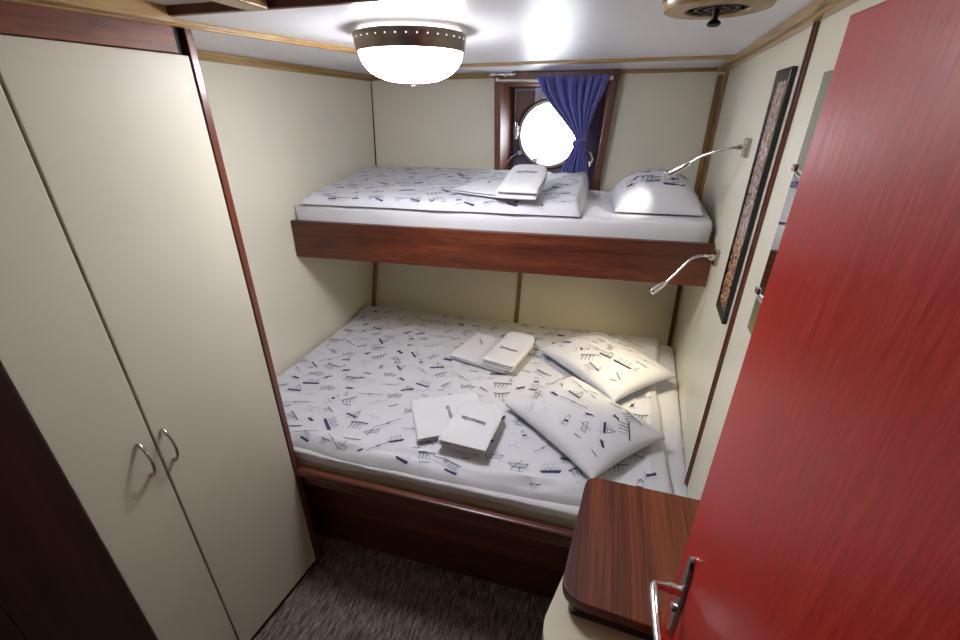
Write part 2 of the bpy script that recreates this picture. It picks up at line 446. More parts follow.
# curtain wire and curtain
rod = thing('curtain_rod', (-.66, 2.655, .14), 'thin white curtain wire stretched across the top of the porthole recess', 'curtain rod')
ra, rb = Vector((-.655, 2.648, .158)), Vector((-.040, 2.648, .158))
mb = MB().tube([ra, ra.lerp(rb, .5) + Vector((0, 0, -.004)), rb], .0045, 8); mb.build('wire', M['white_wire'], rod, smooth=40)
for p in (ra, rb):
    mb = MB().tube([p + Vector((0, .017, .006)), p + Vector((0, -.004, .006)), p + Vector((0, -.008, -.004))], .007, 8)
    mb.build('hook', M['white_wire'], rod, smooth=40)

cur = thing('curtain', (-.2, 2.62, -.40), 'blue gathered curtain tied back over the right half of the porthole', 'curtain')
cl = [(.165, -.435), (.10, -.405), (.03, -.345), (-.05, -.265), (-.105, -.215), (-.135, -.196), (-.155, -.196), (-.20, -.215), (-.26, -.248), (-.33, -.270), (-.392, -.268)]
cr = [(.165, -.052), (.10, -.075), (.03, -.105), (-.05, -.128), (-.105, -.142), (-.135, -.150), (-.155, -.150), (-.20, -.140), (-.26, -.125), (-.33, -.106), (-.40, -.092)]
def cfun(u, z):
    a, c = interp(cl, z), interp(cr, z); w = c - a
    k = max(0, min(1, (w - .045) / .33))
    ph = u * 11 + .5 * math.sin(u * 7 + z * 3)
    amp = .012 + .022 * k
    y = 2.622 + amp * math.sin(2 * PI * ph * .72) + .006 * math.sin(2 * PI * ph * 1.9 + z * 4) - .012 * (1 - k) * math.cos(PI * (u - .5))
    if z > .14: y = lerp(y, 2.628 + .006 * math.sin(2 * PI * ph), (z - .14) / .03)
    x = a + w * (u + .012 * math.sin(2 * PI * ph * .72 + 1.2))
    return (x, y, z)
mb = MB().grid(cfun, lin(0, 1, 130), [.172, .168, .16, .15, .14] + lin(.13, -.10, 16) + lin(-.11, -.18, 8) + lin(-.195, -.388, 14))
cloth = mb.build('curtain_cloth', M['curtain'], cur, smooth=80)
md = cloth.modifiers.new('thick', 'SOLIDIFY'); md.thickness = .002
mb = MB()
pts = [(-.173 + .030 * math.cos(a), 2.620 + .026 * math.sin(a), -.146 + .010 * math.cos(a + .6)) for a in lin(0, 2 * PI, 24)]
mb.tube(pts, .008, 8, False); mb.build('tieback', M['curtain'], cur, smooth=60)
mb = MB().tube([(-.199, 2.598, -.140), (-.206, 2.588, -.156), (-.197, 2.585, -.176)], .006, 8); mb.tube([(-.195, 2.598, -.140), (-.183, 2.586, -.158), (-.187, 2.585, -.182)], .005, 8)
mb.build('tie_knot', M['curtain'], cur, smooth=60)

# small chrome catch on the batten above the window
ct = thing('barrel_bolt', (-.585, 2.66, .196), 'small chrome sliding catch on the ceiling above the curtain wire', 'catch')
mb = MB().box(-.665, -.56, 2.60, 2.64, .192, .199); mb.build('backplate', M['chrome'], ct, bevel=.002)
mb = MB().tube([(-.69, 2.62, .185), (-.545, 2.62, .185)], .006, 8); mb.tube([(-.60, 2.62, .185), (-.60, 2.605, .176)], .005, 8)
mb.tube([(-.65, 2.62, .185), (-.65, 2.60, .178)], .004, 8)
mb.build('bolt', M['chrome'], ct, smooth=40)

# ------------------------------------------------------------------ wardrobe
wd = thing('wardrobe', (-1.079, 1.045, FL), 'tall cream two door wardrobe framed in mahogany', 'wardrobe')
T = Vector((-.1244, -.9922)); N = Vector((.9922, -.1244)); O = Vector((-1.079, 1.043))
def wp(s, n): p = O + T * s + N * n; return p.x, p.y
def wbox(mb, s0, s1, n0, n1, z0, z1):
    q = [wp(s0, n0), wp(s0, n1), wp(s1, n1), wp(s1, n0)]
    q = q[::-1]
    return mb.hexa([(x, y, z0) for x, y in q] + [(x, y, z1) for x, y in q])
KZ = -1.850
mb = MB(); wbox(mb, .030, .595, -.33, -.022, KZ, .190); mb.build('carcass', M['shadow_gap'], wd)  # coloured black for the shade inside the wardrobe
mb = MB(); wbox(mb, -.018, .595, -.05, -.012, FL, KZ - .002); mb.build('kick_plate', M['kick'], wd)
def wdoor(s0, s1, hs):
    mb = MB(); wbox(mb, s0, s1, -.020, 0, KZ, .131)
    d = mb.build('door', M['wardrobe_cream'], wd, bevel=.0025)
    za, zb = -.803, -.915
    pts = []
    for k in range(17):
        t = k / 16; bow = math.sin(PI * t) ** .6 * .034
        x, y = wp(hs, .002 + bow); pts.append((x, y, lerp(za, zb, t)))
    hb = MB().tube(pts, [.006 if k in (0, 1, 15, 16) else .0042 for k in range(17)], 8)
    hb.build('handle', M['nickel'], d, smooth=50)
wdoor(.001, .395, .372); wdoor(.401, .590, .437)
mb = MB(); wbox(mb, .030, .80, -.018, .006, .133, .196); mb.build('pelmet_board', M['mahog_y'], wd, bevel=.002)
mb = MB(); wbox(mb, -.022, -.0015, -.10, .004, FL, .197); mb.build('corner_post', M['mahog_v'], wd, bevel=.002)
mb = MB(); wbox(mb, -.001, .028, -.021, -.015, .133, .196); mb.build('shadow_slot', M['shadow_gap'], wd)  # solid black plate, painted shade of the open slot beside the post

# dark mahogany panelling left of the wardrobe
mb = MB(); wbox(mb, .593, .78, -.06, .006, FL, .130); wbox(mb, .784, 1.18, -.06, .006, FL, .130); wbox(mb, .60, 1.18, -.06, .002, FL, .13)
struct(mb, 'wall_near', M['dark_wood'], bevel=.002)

# ------------------------------------------------------------------ lower bunk
lower = thing('bunk_bed', (-.5, 1.6, FL), 'built-in double lower bunk with a mahogany front rail', 'bed')
mb = MB().box(-1.47, .385, 1.18, 1.205, FL, -1.402); mb.build('front_panel', M['mahog'], lower, bevel=.003)
mb = MB().box(-1.47, .388, 1.095, 2.30, -1.40, -1.372); mb.build('bed_base', M['mahog'], lower)
mb = MB().box(-1.066, .394, 1.040, 1.074, -1.331, -1.297); mb.box(-1.066, .390, 1.068, 1.090, -1.400, -1.331)
mb.build('front_rail', M['mahog'], lower, bevel=.014)

def mattress(poly, z0, z1, zs_, label, nm_off, drop):
    """core of ticking and a fitted sheet pulled over it; poly is ccw with rounded corners"""
    t = thing('mattress', (sum(p[0] for p in poly) / len(poly), sum(p[1] for p in poly) / len(poly), z0), label, 'mattress')
    MB().prism(poly, z0, z1 - .008).build('core', M['beige_tick'], t, bevel=.012, smooth=50)
    n = len(poly); c = Vector((sum(p[0] for p in poly) / n, sum(p[1] for p in poly) / n))
    def off(p, d): v = (Vector(p) - c); v.normalize(); q = Vector(p) + v * d; return q
    rings = []
    for lv, (d, z) in enumerate([(.003, zs_), (.006, lerp(zs_, z1, .35)), (.007, lerp(zs_, z1, .7)), (.003, z1 - .010), (-.010, z1 - .005), (-.03, z1), (-.12, z1 + .001)]):
        rg = []
        for k, p in enumerate(poly):
            w = nz(k * .33, lv * .8, 1, nm_off)
            rip = .0035 * math.sin(k * 2.1 + lv * .9) * nz(k * .1, 0, 1, nm_off + 3)
            q = off(p, d + (.003 * w + rip if lv < 4 else 0)); rg.append((q.x, q.y, z + (drop * nz(k * .12, 0, 1, nm_off + 1) if lv == 0 else .004 * w if lv == 1 else 0)))
        rings.append(rg)
    vs = [q for rg in rings for q in rg]; L = len(rings)
    fs = [(k * n + q, k * n + (q + 1) % n, (k + 1) * n + (q + 1) % n, (k + 1) * n + q) for k in range(L - 1) for q in range(n)]
    fs.append(tuple((L - 1) * n + q for q in range(n)))
    MB().add(vs, fs).build('fitted_sheet', M['sheet'], t, smooth=60)
    return t
def dense(poly, step=.03):
    out = []
    for k in range(len(poly)):
        a, c = Vector(poly[k]), Vector(poly[(k + 1) % len(poly)]); m_ = max(1, int((c - a).length / step))
        out += [tuple(a.lerp(c, q / m_)) for q in range(m_)]
    return out
mpoly = dense(rounded([(XL + .012, 1.084), (.392, 1.084), (xr(2.40) - .012, 2.42), (XL + .012, 2.36)], [.02, .05, .05, .02]))
mattress(mpoly, -1.371, -1.222, -1.268, 'wide mattress in white fitted sheet on the lower bunk', 1, .012)

# ------------------------------------------------------------------ printed bed linen
def strokes(kind):
    """line drawings: list of (points, width, ink, filled) in units of about 3 cm"""
    S = []
    def ln(p, w=.09, ink=1): S.append((p, w, ink, False))
    def fill(p, ink=1): S.append((p, 0, ink, True))
    if kind == 0:     # small sailing boat
        fill([(-1, -.55), (.9, -.55), (1.1, -.2), (-1.2, -.2)]); ln([(0, -.2), (0, 1.1)]); ln([(.1, 1), (.8, 0), (.1, 0)], .07); ln([(-.1, .8), (-.8, 0), (-.1, 0)], .07, 2); ln([(-1.3, -.8), (1.3, -.85)], .05, 2)
    elif kind == 1:   # jetty on legs
        ln([(-1.3, .35), (1.3, .55)], .14); ln([(-1.3, .15), (1.3, .35)], .06, 2)
        for x in (-.9, -.35, .15, .65): ln([(x, .35), (x - .1, -.8)], .09, 1 if x < .5 else 2)
        ln([(-.9, -.3), (.6, .2)], .05, 2)
    elif kind == 2:   # oar and boat hook
        ln([(-1.8, -.3), (1.8, .35)], .08, 1); fill([(-.35, -.18), (0, -.26), (.35, .0), (.3, .18), (0, .24), (-.35, .05)], 2); ln([(-1.6, -.75), (1.5, -.2)], .05, 2)
    elif kind == 3:   # dark pennant
        fill([(-.7, -.3), (.6, .1), (.7, .55), (-.55, .25)]); ln([(-.9, -.6), (-.6, .7)], .08, 2); ln([(-.5, -.55), (.7, -.2)], .05, 2)
    elif kind == 4:   # anchor
        ln([(0, .8), (0, -.7)], .12); ln([(-.35, .45), (.35, .45)], .1); ln([(-.7, -.2), (-.4, -.65), (0, -.75), (.4, -.65), (.7, -.2)], .11)
    elif kind == 5:   # gulls
        ln([(-1, .1), (-.6, .5), (-.1, .1), (.4, .55), (.95, .15)], .08, 2); ln([(-.3, -.5), (0, -.3), (.3, -.55)], .06, 2)
    elif kind == 6:   # lighthouse
        ln([(-.45, -1), (-.25, .7), (.25, .7), (.45, -1), (-.45, -1)], .07, 2); fill([(-.38, -.4), (.38, -.4), (.33, 0), (-.33, 0)], 1); ln([(-.3, .75), (0, 1.1), (.3, .75)], .08); ln([(-.9, -1.1), (.9, -1.1)], .05, 2)
    elif kind == 7:   # rowing boat with oars
        ln([(-1.1, .15), (-.8, -.4), (.8, -.4), (1.15, .2), (-1.1, .15)], .08); ln([(-.9, -.9), (.5, .8)], .07); ln([(.9, -.9), (-.3, .75)], .06, 2); ln([(-.7, -.1), (.8, -.05)], .05, 2)
    elif kind == 8:   # short bar
        fill([(-.9, -.12), (.9, .12), (.86, .32), (-.94, .08)], 1); ln([(-.8, -.35), (.8, -.12)], .05, 2)
    elif kind == 9:   # bird
        fill([(-.8, .0), (-.1, -.2), (.3, .3), (.9, .5), (.1, .6), (-.3, .2)], 1); ln([(-.1, -.2), (-.2, -.7)], .06); ln([(.1, -.1), (.2, -.65)], .06, 2)
    elif kind == 10:  # faint caption
        ln([(-1.1, 0), (-.3, .06)], .05, 2); ln([(-.15, .08), (.5, .12)], .05, 2); ln([(.6, .14), (1.1, .18)], .05, 2)
    elif kind == 11:  # three masted ship
        fill([(-1.2, -.6), (1.1, -.6), (1.4, -.15), (-1.4, -.2)], 1)
        for x in (-.7, 0, .7): ln([(x, -.2), (x, 1)], .06); ln([(x - .3, .7), (x + .3, .7), (x + .35, .1), (x - .35, .1), (x - .3, .7)], .05, 2)
    return S

def put_motif(mb, place, cx, cy, ang, scale, kind):
    ca, sa = math.cos(ang) * scale, math.sin(ang) * scale
    tf = lambda p: (cx + p[0] * ca - p[1] * sa, cy + p[0] * sa + p[1] * ca)
    todo = strokes(kind)
    if any(place(*tf(p)) is None for st in todo for p in st[0]): return
    for pts, w, ink, filled in todo:
        mb.mat(ink)
        if filled:
            P = [place(*tf(p)) for p in pts]
            if any(p is None for p in P): continue
            c = (sum(p[0] for p in pts) / len(pts), sum(p[1] for p in pts) / len(pts))
            C = place(*tf(c))
            if C is None: continue
            mb.add(P + [C], [(k, (k + 1) % len(P), len(P)) for k in range(len(P))])
            continue
        for a, c in zip(pts, pts[1:]):
            d = Vector((c[0] - a[0], c[1] - a[1])); L = d.length
            if L < 1e-6: continue
            nn = Vector((-d.y, d.x)) / L * w * .48; m_ = max(1, int(L * scale / .018))
            P = []
            for q in range(m_ + 1):
                x, y = a[0] + d.x * q / m_, a[1] + d.y * q / m_
                P.append(place(*tf((x + nn.x, y + nn.y)))); P.append(place(*tf((x - nn.x, y - nn.y))))
            if any(p is None for p in P): continue
            mb.add(P, [(2 * q, 2 * q + 1, 2 * q + 3, 2 * q + 2) for q in range(m_)])

def scatter(mb, place, x0, x1, y0, y1, step, base_ang, scale=.034, skew=0):
    r = random.Random(int(1000 * abs(x0) + 77 * abs(y1)))
    order = [1, 0, 2, 3, 10, 7, 5, 2, 11, 8, 6, 9, 2, 1, 7]; k = 0; j = 0
    y = y0
    while y < y1:
        x = x0 + (step * .5 if j % 2 else 0)
        while x < x1:
            put_motif(mb, place, x + r.uniform(-.2, .2) * step, y + skew * (x - x0) + r.uniform(-.18, .18) * step, base_ang + r.choice((0, .1, -.35, .5, -.8)) + r.uniform(-.15, .15),
                      scale * r.uniform(.68, 1.05), order[(k * 5 + j * 3 + r.randint(0, 2)) % len(order)])
            if r.random() < .55:
                put_motif(mb, place, x + step * .5, y + r.uniform(.3, .5) * step, base_ang + r.uniform(-.4, .4), scale * .5, r.choice((10, 4, 5, 8)))
            x += step; k += 1
        y += step * .78; j += 1

def duvet(label, edge, z_rest, height, n=(130, 90), step=.105, ang=0, bounds=None, dark=None, seed=0, cat='duvet', skew=0, hem=None):
    """edge(u,v)->plan point for u,v in 0..1; height(x,y)->z of the top; z_rest what it lies on"""
    c = edge(.5, .5)
    t = tag(bpy.data.objects.new('tmp', None))
    bpy.data.objects.remove(t)
    mb = MB()
    us = [.5 + .5 * math.sin(PI / 2 * s) * (1 if abs(s) < 1 else 1) for s in lin(-1, 1, n[0])]; vs_ = [.5 + .5 * math.sin(PI / 2 * s) for s in lin(-1, 1, n[1])]
    us = [lerp(a, b_, .35) for a, b_ in zip(lin(0, 1, n[0]), us)]; vs_ = [lerp(a, b_, .35) for a, b_ in zip(lin(0, 1, n[1]), vs_)]
    def top(u, v):
        x, y = edge(u, v); return (x, y, surf(u, v, x, y))
    def surf(u, v, x, y):
        x0, y0 = edge(0, v); x1, y1 = edge(1, v); xa, ya = edge(u, 0); xb, yb_ = edge(u, 1)
        du = min(math.hypot(x - x0, y - y0), math.hypot(x1 - x, y1 - y)); dv = min(math.hypot(x - xa, y - ya), math.hypot(xb - x, yb_ - y))
        e = 1
        for d in (du, dv):
            q = min(1, d / .035); e *= math.sqrt(max(0, 1 - (1 - q) ** 2))
        lo = z_rest(x, y)
        return lo + (height(x, y) - lo) * e
    mb.grid(top, us, vs_)
    mb.grid(lambda u, v: (*edge(u, v), z_rest(*edge(u, v))), us, vs_)
    def place(x, y):
        # invert edge() by a few fixed point steps
        u, v = .5, .5
        for _ in range(14):
            px, py = edge(u, v); ex, ey = edge(min(1, u + .01), v); fx, fy = edge(u, min(1, v + .01))
            a, b_, c_, d_ = (ex - px) / .01, (fx - px) / .01, (ey - py) / .01, (fy - py) / .01
            det = a * d_ - b_ * c_
            if abs(det) < 1e-9: return None
            dx, dy = x - px, y - py
            u += (dx * d_ - dy * b_) / det; v += (a * dy - c_ * dx) / det
            if not (-.3 < u < 1.3 and -.3 < v < 1.3): return None
            u = min(.985, max(.0, u)); v = min(.985, max(.0, v))
        px, py = edge(u, v)
        if abs(px - x) + abs(py - y) > .004: return None
        if not (.004 < u < .98 and .008 < v < .98): return None
        return (x, y, surf(u, v, x, y) + .0016)
    scatter(mb, place, *bounds, step, ang, skew=skew)
    if hem:
        r = random.Random(5); x = bounds[0] + .03
        while x < bounds[1]:
            put_motif(mb, place, x, hem(x), r.uniform(-.3, .3), r.uniform(.015, .020), r.choice((0, 11, 6, 7, 3, 1)))
            x += r.uniform(.07, .13)
    o = mb.build('duvet', [M['linen'], M['ink'], M['ink_pale']], None, smooth=70, loc=(c[0], c[1], z_rest(*c)))
    return tag(o, label, cat)

# lower duvet
def crease(x, y, x0, y0, x1, y1, w, h):
    a = Vector((x1 - x0, y1 - y0)); L = a.length; a /= L
    d = Vector((x - x0, y - y0)); s = d.dot(a) / L; q = abs(d.x * -a.y + d.y * a.x)
    if s < 0 or s > 1 or q > 3 * w: return 0
    return h * math.exp(-(q / w) ** 2) * math.sin(PI * s)
def h_low(x, y):
    z = -1.187 + .010 * nz(x, y, 2.6, 1) + .007 * nz(x, y, 7, 2) + .003 * nz(x * .5, y, 26, 3)
    z -= .034 * max(0, (1.19 - y) / .12) ** 2
    z += .006 * abs(nz(x * 1.2 + y * 2.2, y * 4, 3.2, 6)) * max(0, min(1, (1.5 - y) / .3))
    z += .016 * math.exp(-((y - 2.30) / .10) ** 2) * (1 + .7 * nz(x, 0, 4, 4))
    z += crease(x, y, -1.25, 1.15, -.3, 1.10, .018, .016) + crease(x, y, -.95, 1.10, -.45, 1.17, .012, -.014) + crease(x, y, -.40, 1.13, .2, 1.17, .014, .016) + crease(x, y, -.75, 1.19, -.2, 1.12, .012, .010) + crease(x, y, -.2, 1.11, .1, 1.19, .012, -.012)
    z += crease(x, y, -1.1, 1.9, -.3, 2.05, .02, .007) + crease(x, y, -.7, 1.6, -.3, 1.78, .018, .006) + crease(x, y, .27, 1.2, .31, 1.95, .018, .014) + crease(x, y, -.5, 1.42, -.1, 1.52, .02, .008)
    z += crease(x, y, -1.35, 1.3, -.8, 1.25, .02, .008) + crease(x, y, -1.3, 2.0, -.9, 2.25, .02, .009) + crease(x, y, -.15, 1.2, .15, 1.3, .02, .008)
    return z
def e_low(u, v):
    yf = 1.088 + .018 * nz(u, 0, 5, 8) + (.05 * max(0, (u - .62) / .38) ** 1.5)
    ybk = 2.365 + .055 * u + .015 * nz(u, 0, 6, 9)
    y = lerp(yf, ybk, v)
    xl_ = XL + .008
    xrt = .352 + .012 * nz(0, v, 5, 10) + .06 * max(0, v - .62) / .38
    return (lerp(xl_, xrt, u), y)
duvet('white duvet with navy nautical print spread over the wide lower bunk', e_low, lambda x, y: -1.2195 - .009 * max(0, min(1, (1.115 - y) / .03)), h_low, bounds=(-1.46, .36, 1.14, 2.42), hem=lambda x: e_low((x - XL) / 1.84, 0)[1] + .030, step=.102, ang=.1)

# ------------------------------------------------------------------ upper bunk
upper = thing('bunk_bed', (-.5, 2.2, -.67), 'narrow upper bunk with a deep mahogany front board under the porthole', 'bed')
def yfr(x): return lerp(1.787, 1.895, (x + 1.487) / 1.942)
bx0, bx1 = XL + .002, .452
mb = MB().hexa([(bx0, yfr(bx0), -.667), (bx1, yfr(bx1), -.667), (bx1, yfr(bx1) + .028, -.667), (bx0, yfr(bx0) + .028, -.667),
                (bx0, yfr(bx0), -.483), (bx1, yfr(bx1), -.483), (bx1, yfr(bx1) + .028, -.483), (bx0, yfr(bx0) + .028, -.483)])
mb.build('front_board', M['mahog'], upper, bevel=.004)
mb = MB().hexa([(bx0, yfr(bx0) + .029, -.53), (bx1, yfr(bx1) + .029, -.53), (.485, 2.60, -.53), (bx0, 2.60, -.53),
                (bx0, yfr(bx0) + .029, -.505), (bx1, yfr(bx1) + .029, -.505), (.485, 2.60, -.505), (bx0, 2.60, -.505)])
mb.build('bed_base', M['ply'], upper)
upoly = dense(rounded([(XL + .012, yfr(XL) + .012), (.440, yfr(.43) + .014), (.478, 2.62), (XL + .012, 2.62)], [.02, .07, .07, .02]))
# the mattress stands inside the board, its top edge above it
mattress(dense(rounded([(XL + .012, yfr(XL) + .034), (.436, yfr(.43) + .036), (.480, 2.64), (XL + .012, 2.64)], [.03, .07, .07, .02])), -.504, -.405, -.492,
         'narrow mattress in white fitted sheet on the upper bunk', 5, .004)

def h_up(x, y):
    t = max(0, min(1, (y - 1.85) / .8))
    z = -.362 + .064 * t ** 1.1 + .007 * nz(x, y, 4, 21) + .004 * nz(x, y, 11, 22)
    z += .012 * max(0, min(1, (x + .30) / .18)) - .022 * max(0, (yfr(x) + .10 - y) / .09) ** 2
    z += .010 * abs(nz(x * 3 - y, y * 2, 3, 27)) * max(0, min(1, (x + .5) / .3))
    z += crease(x, y, -1.2, 2.0, -.7, 2.2, .02, .008) + crease(x, y, -.35, 2.05, -.12, 2.35, .018, .010) + crease(x, y, -1.3, 2.5, -.6, 2.4, .02, .008)
    return z
def e_up(u, v):
    x = lerp(XL + .05 * (1 - v) + .012, -.095 + .012 * nz(0, v, 5, 24), u)
    yf = yfr(x) + .018 + .012 * nz(u, 0, 5, 25)
    return (x, lerp(yf, 2.612 - .045 * max(0, min(1, (x + .34) / .05)), v))
duvet('white duvet with navy nautical print on the upper bunk, folded short at its right end', e_up, lambda x, y: -.4025, h_up, n=(110, 60), bounds=(-1.42, -.1, 1.85, 2.6), step=.095, skew=.055, hem=lambda x: yfr(x) + .018 + .030, ang=.2, seed=3)

# ------------------------------------------------------------------ pillows
def pillow(label, cx, cy, ang, a, b_, z0, T, pin=.10, tilt=0, lean=0, step=.105, seed=0, crown=.42, sh=.028, extra=()):
    ca, sa = math.cos(ang), math.sin(ang)
    def plan(u, v):
        lx = a * u * (1 - pin * (1 - v * v)); ly = b_ * v * (1 - pin * (1 - u * u))
        return cx + lx * ca - ly * sa, cy + lx * sa + ly * ca
    def zt(u, v):
        e = max(0, (1 - u * u) * (1 - v * v)) ** crown
        return z0 + sh + T * e * (1 + .10 * nz(u, v, 1.6, seed)) + tilt * u + lean * v + .005 * nz(u * 2, v * 2, 1.7, seed + 1) * e
    def zb(u, v):
        e = max(0, (1 - u * u) * (1 - v * v)) ** .5
        return z0 + sh - .002 - (sh - .006) * e + tilt * u + lean * v
    mb = MB(); us = spaced(48)
    mb.grid(lambda u, v: (*plan(u, v), zt(u, v)), us, us)
    mb.grid(lambda u, v: (*plan(u, v), zb(u, v)), us, us)
    def place(x, y):
        if abs(x) > .90 * a or abs(y) > .90 * b_: return None
        u, v = x / a, y / b_
        for _ in range(12):
            u = x / (a * (1 - pin * (1 - v * v))); v = y / (b_ * (1 - pin * (1 - u * u)))
            if abs(u) > .97 or abs(v) > .97: return None
        p = plan(u, v); return (*p, zt(u, v) + .0018)
    scatter(mb, place, -a * .85, a * .9, -b_ * .82, b_ * .9, step, .3 - seed * .2)
    for ex in extra: put_motif(mb, place, *ex)
    o = mb.build('pillow', [M['linen'], M['ink'], M['ink_pale']], None, smooth=75, loc=(cx, cy, z0))
    return tag(o, label, 'pillow')
pillow('printed pillow lying at the back of the lower bunk near the right corner', .095, 1.975, math.radians(-44), .268, .208, -1.176, .078, pin=.055, crown=.36, step=.092, seed=1)
pillow('printed pillow at the front of the lower bunk beside the wooden table', .012, 1.480, math.radians(-41), .258, .200, -1.176, .072, pin=.055, crown=.36, step=.092, seed=2)
pillow('single plump pillow on the upper bunk under the raised reading lamp', .214, 2.215, math.radians(3), .178, .212, -.404, .155, pin=.0, seed=3, crown=.38, sh=.010, extra=((-.03, -.125, .1, .030, 0), (.055, -.130, .15, .036, 11), (-.10, -.10, -.2, .026, 9), (.10, -.07, .3, .03, 1)), step=.085)

# ------------------------------------------------------------------ towels
def text_mesh(txt, size):
    cu = bpy.data.curves.new('lettering', 'FONT'); cu.body = txt; cu.size = size; cu.align_x = 'CENTER'; cu.align_y = 'CENTER'; cu.offset = size * .004
    o = bpy.data.objects.new('lettering', cu); col.objects.link(o)
    dg = bpy.context.evaluated_depsgraph_get(); me = bpy.data.meshes.new_from_object(o.evaluated_get(dg))
    vs = [tuple(v.co) for v in me.vertices]; fs = [tuple(p.vertices) for p in me.polygons]
    bpy.data.objects.remove(o); bpy.data.curves.remove(cu); bpy.data.meshes.remove(me)
    return vs, fs
WORD = 'BEJUVENEERE'
def towel(name, label, group, c, ang, a, b_, t, layers, z0, txt_pos, txt_ang, size, far=0, tilt=0, slope=0):
    """folded towel: layers of soft slabs; local x = long edge direction ang"""
    ca, sa = math.cos(ang), math.sin(ang)
    mb = MB()
    def w(lx, ly):
        if name == 'bath_towel': return c[0] + lx * ca - ly * sa, c[1] + lx * sa + ly * ca
        q = max(0, ly / b_) ** 5; p_ = abs(lx / a) ** 5
        lx, ly = lx * (1 - .16 * q), ly * (1 - (.12 if ly > 0 else .03) * p_)
        return c[0] + lx * ca - ly * sa, c[1] + lx * sa + ly * ca
    def ztop(u, v):
        e = (max(0, 1 - abs(u) ** 7) * max(0, 1 - abs(v) ** 7)) ** .5
        return z0 + slope * v * b_ + t * (layers - 1) / layers + (t / layers) * (.5 + .5 * e) + far * max(0, v + .2) ** 2 * e + .003 * nz(u, v, 2, layers + a * 30) * e + tilt * u
    us = spaced(26)
    for L in range(layers):
        top_l = L == layers - 1
        sh = .004 * ((L * 7) % 3 - 1)
        lo = z0 + t * L / layers; th = t / layers
        def e(u, v): return (max(0, 1 - abs(u) ** 7) * max(0, 1 - abs(v) ** 7)) ** .5
        kx = 1 - .012 * (layers - 1 - L) * (1 if L % 2 else .3)
        mb.grid(lambda u, v: (*w(a * u * kx + sh, b_ * v * kx), ztop(u, v) if top_l else lo + slope * v * b_ + th * (.5 + .5 * e(u, v)) + far * (L + 1) / layers * max(0, v + .2) ** 2 * e(u, v)), us, us)
        mb.grid(lambda u, v: (*w(a * u * kx + sh, b_ * v * kx), lo + slope * v * b_ + th * (.5 - .5 * e(u, v)) + far * L / layers * max(0, v + .2) ** 2 * e(u, v)), us, us)
    vs, fs = text_mesh(WORD, size)
    cx, cy = txt_pos; cb, sb = math.cos(txt_ang), math.sin(txt_ang)
    P = []
    for x, y, _ in vs:
        x *= .68
        lx, ly = cx + x * cb - y * sb, cy + x * sb + y * cb
        P.append((*w(lx, ly), ztop(lx / a, ly / b_) + .0022))
    mb.mat(1).add(P, fs)
    o = mb.build(name, [M['towel'], M['lettering']], None, smooth=70, loc=(c[0], c[1], z0))
    return tag(o, label, 'towel', group)
g1, g2 = 'large folded towels under the small ones', 'small folded towels on top'
R = math.radians
def rest(c, ang, a, b_, h, slope=0):
    ca, sa = math.cos(ang), math.sin(ang); m_ = -9
    for u in lin(-1, 1, 14):
        for v in lin(-1, 1, 14):
            x, y = c[0] + a * u * ca - b_ * v * sa, c[1] + a * u * sa + b_ * v * ca
            m_ = max(m_, h(x, y) - slope * v * b_)
    return m_ + .0015
towel('bath_towel', 'large flat white towel at the back of the lower bunk, half under a small one', g1, (-.50, 1.955), R(-14),   .165, .150, .024, 2, rest((-.50, 1.955), R(-14), .165, .150, h_low, 0), (-.085, .05), R(-50), .017)
towel('bath_towel', 'large flat white towel amid the lower bunk, half under the small front towel', g1, (-.530, 1.385), R(30), .150, .130, .024, 2, rest((-.530, 1.385), R(30), .150, .130, h_low, 0), (.0, .0), R(-88), .021)
towel('hand_towel', 'small thick folded white towel at the back of the lower bunk, beside the pillow', g2, (-.385, 1.945), R(-12), .088, .170, .040, 3, rest((-.385, 1.945), R(-12), .088, .170, h_low, 0) + .025, (.0, -.03), R(0), .024, far=.014)
towel('hand_towel', 'small folded white towel nearest the front edge of the lower bunk', g2, (-.402, 1.312), R(-4), .096, .138, .038, 3, rest((-.402, 1.312), R(-4), .096, .138, h_low, 0) + .025, (.0, .005), R(-6), .026)
towel('bath_towel', 'large flat white towel on the upper bunk, half under a small one', g1, (-.51, 2.055), R(-22), .165, .130, .020, 2, rest((-.51, 2.055), R(-22), .165, .130, h_up, .075), (-.08, .06), R(-60), .017, slope=.075)
towel('hand_towel', 'small thick folded white towel standing proud on the upper bunk before the porthole', g2, (-.362, 2.000), R(-2), .090, .150, .052, 2, rest((-.362, 2.000), R(-2), .090, .150, h_up, .20) + .022, (.0, .05), R(0), .024, far=.018, slope=.20)

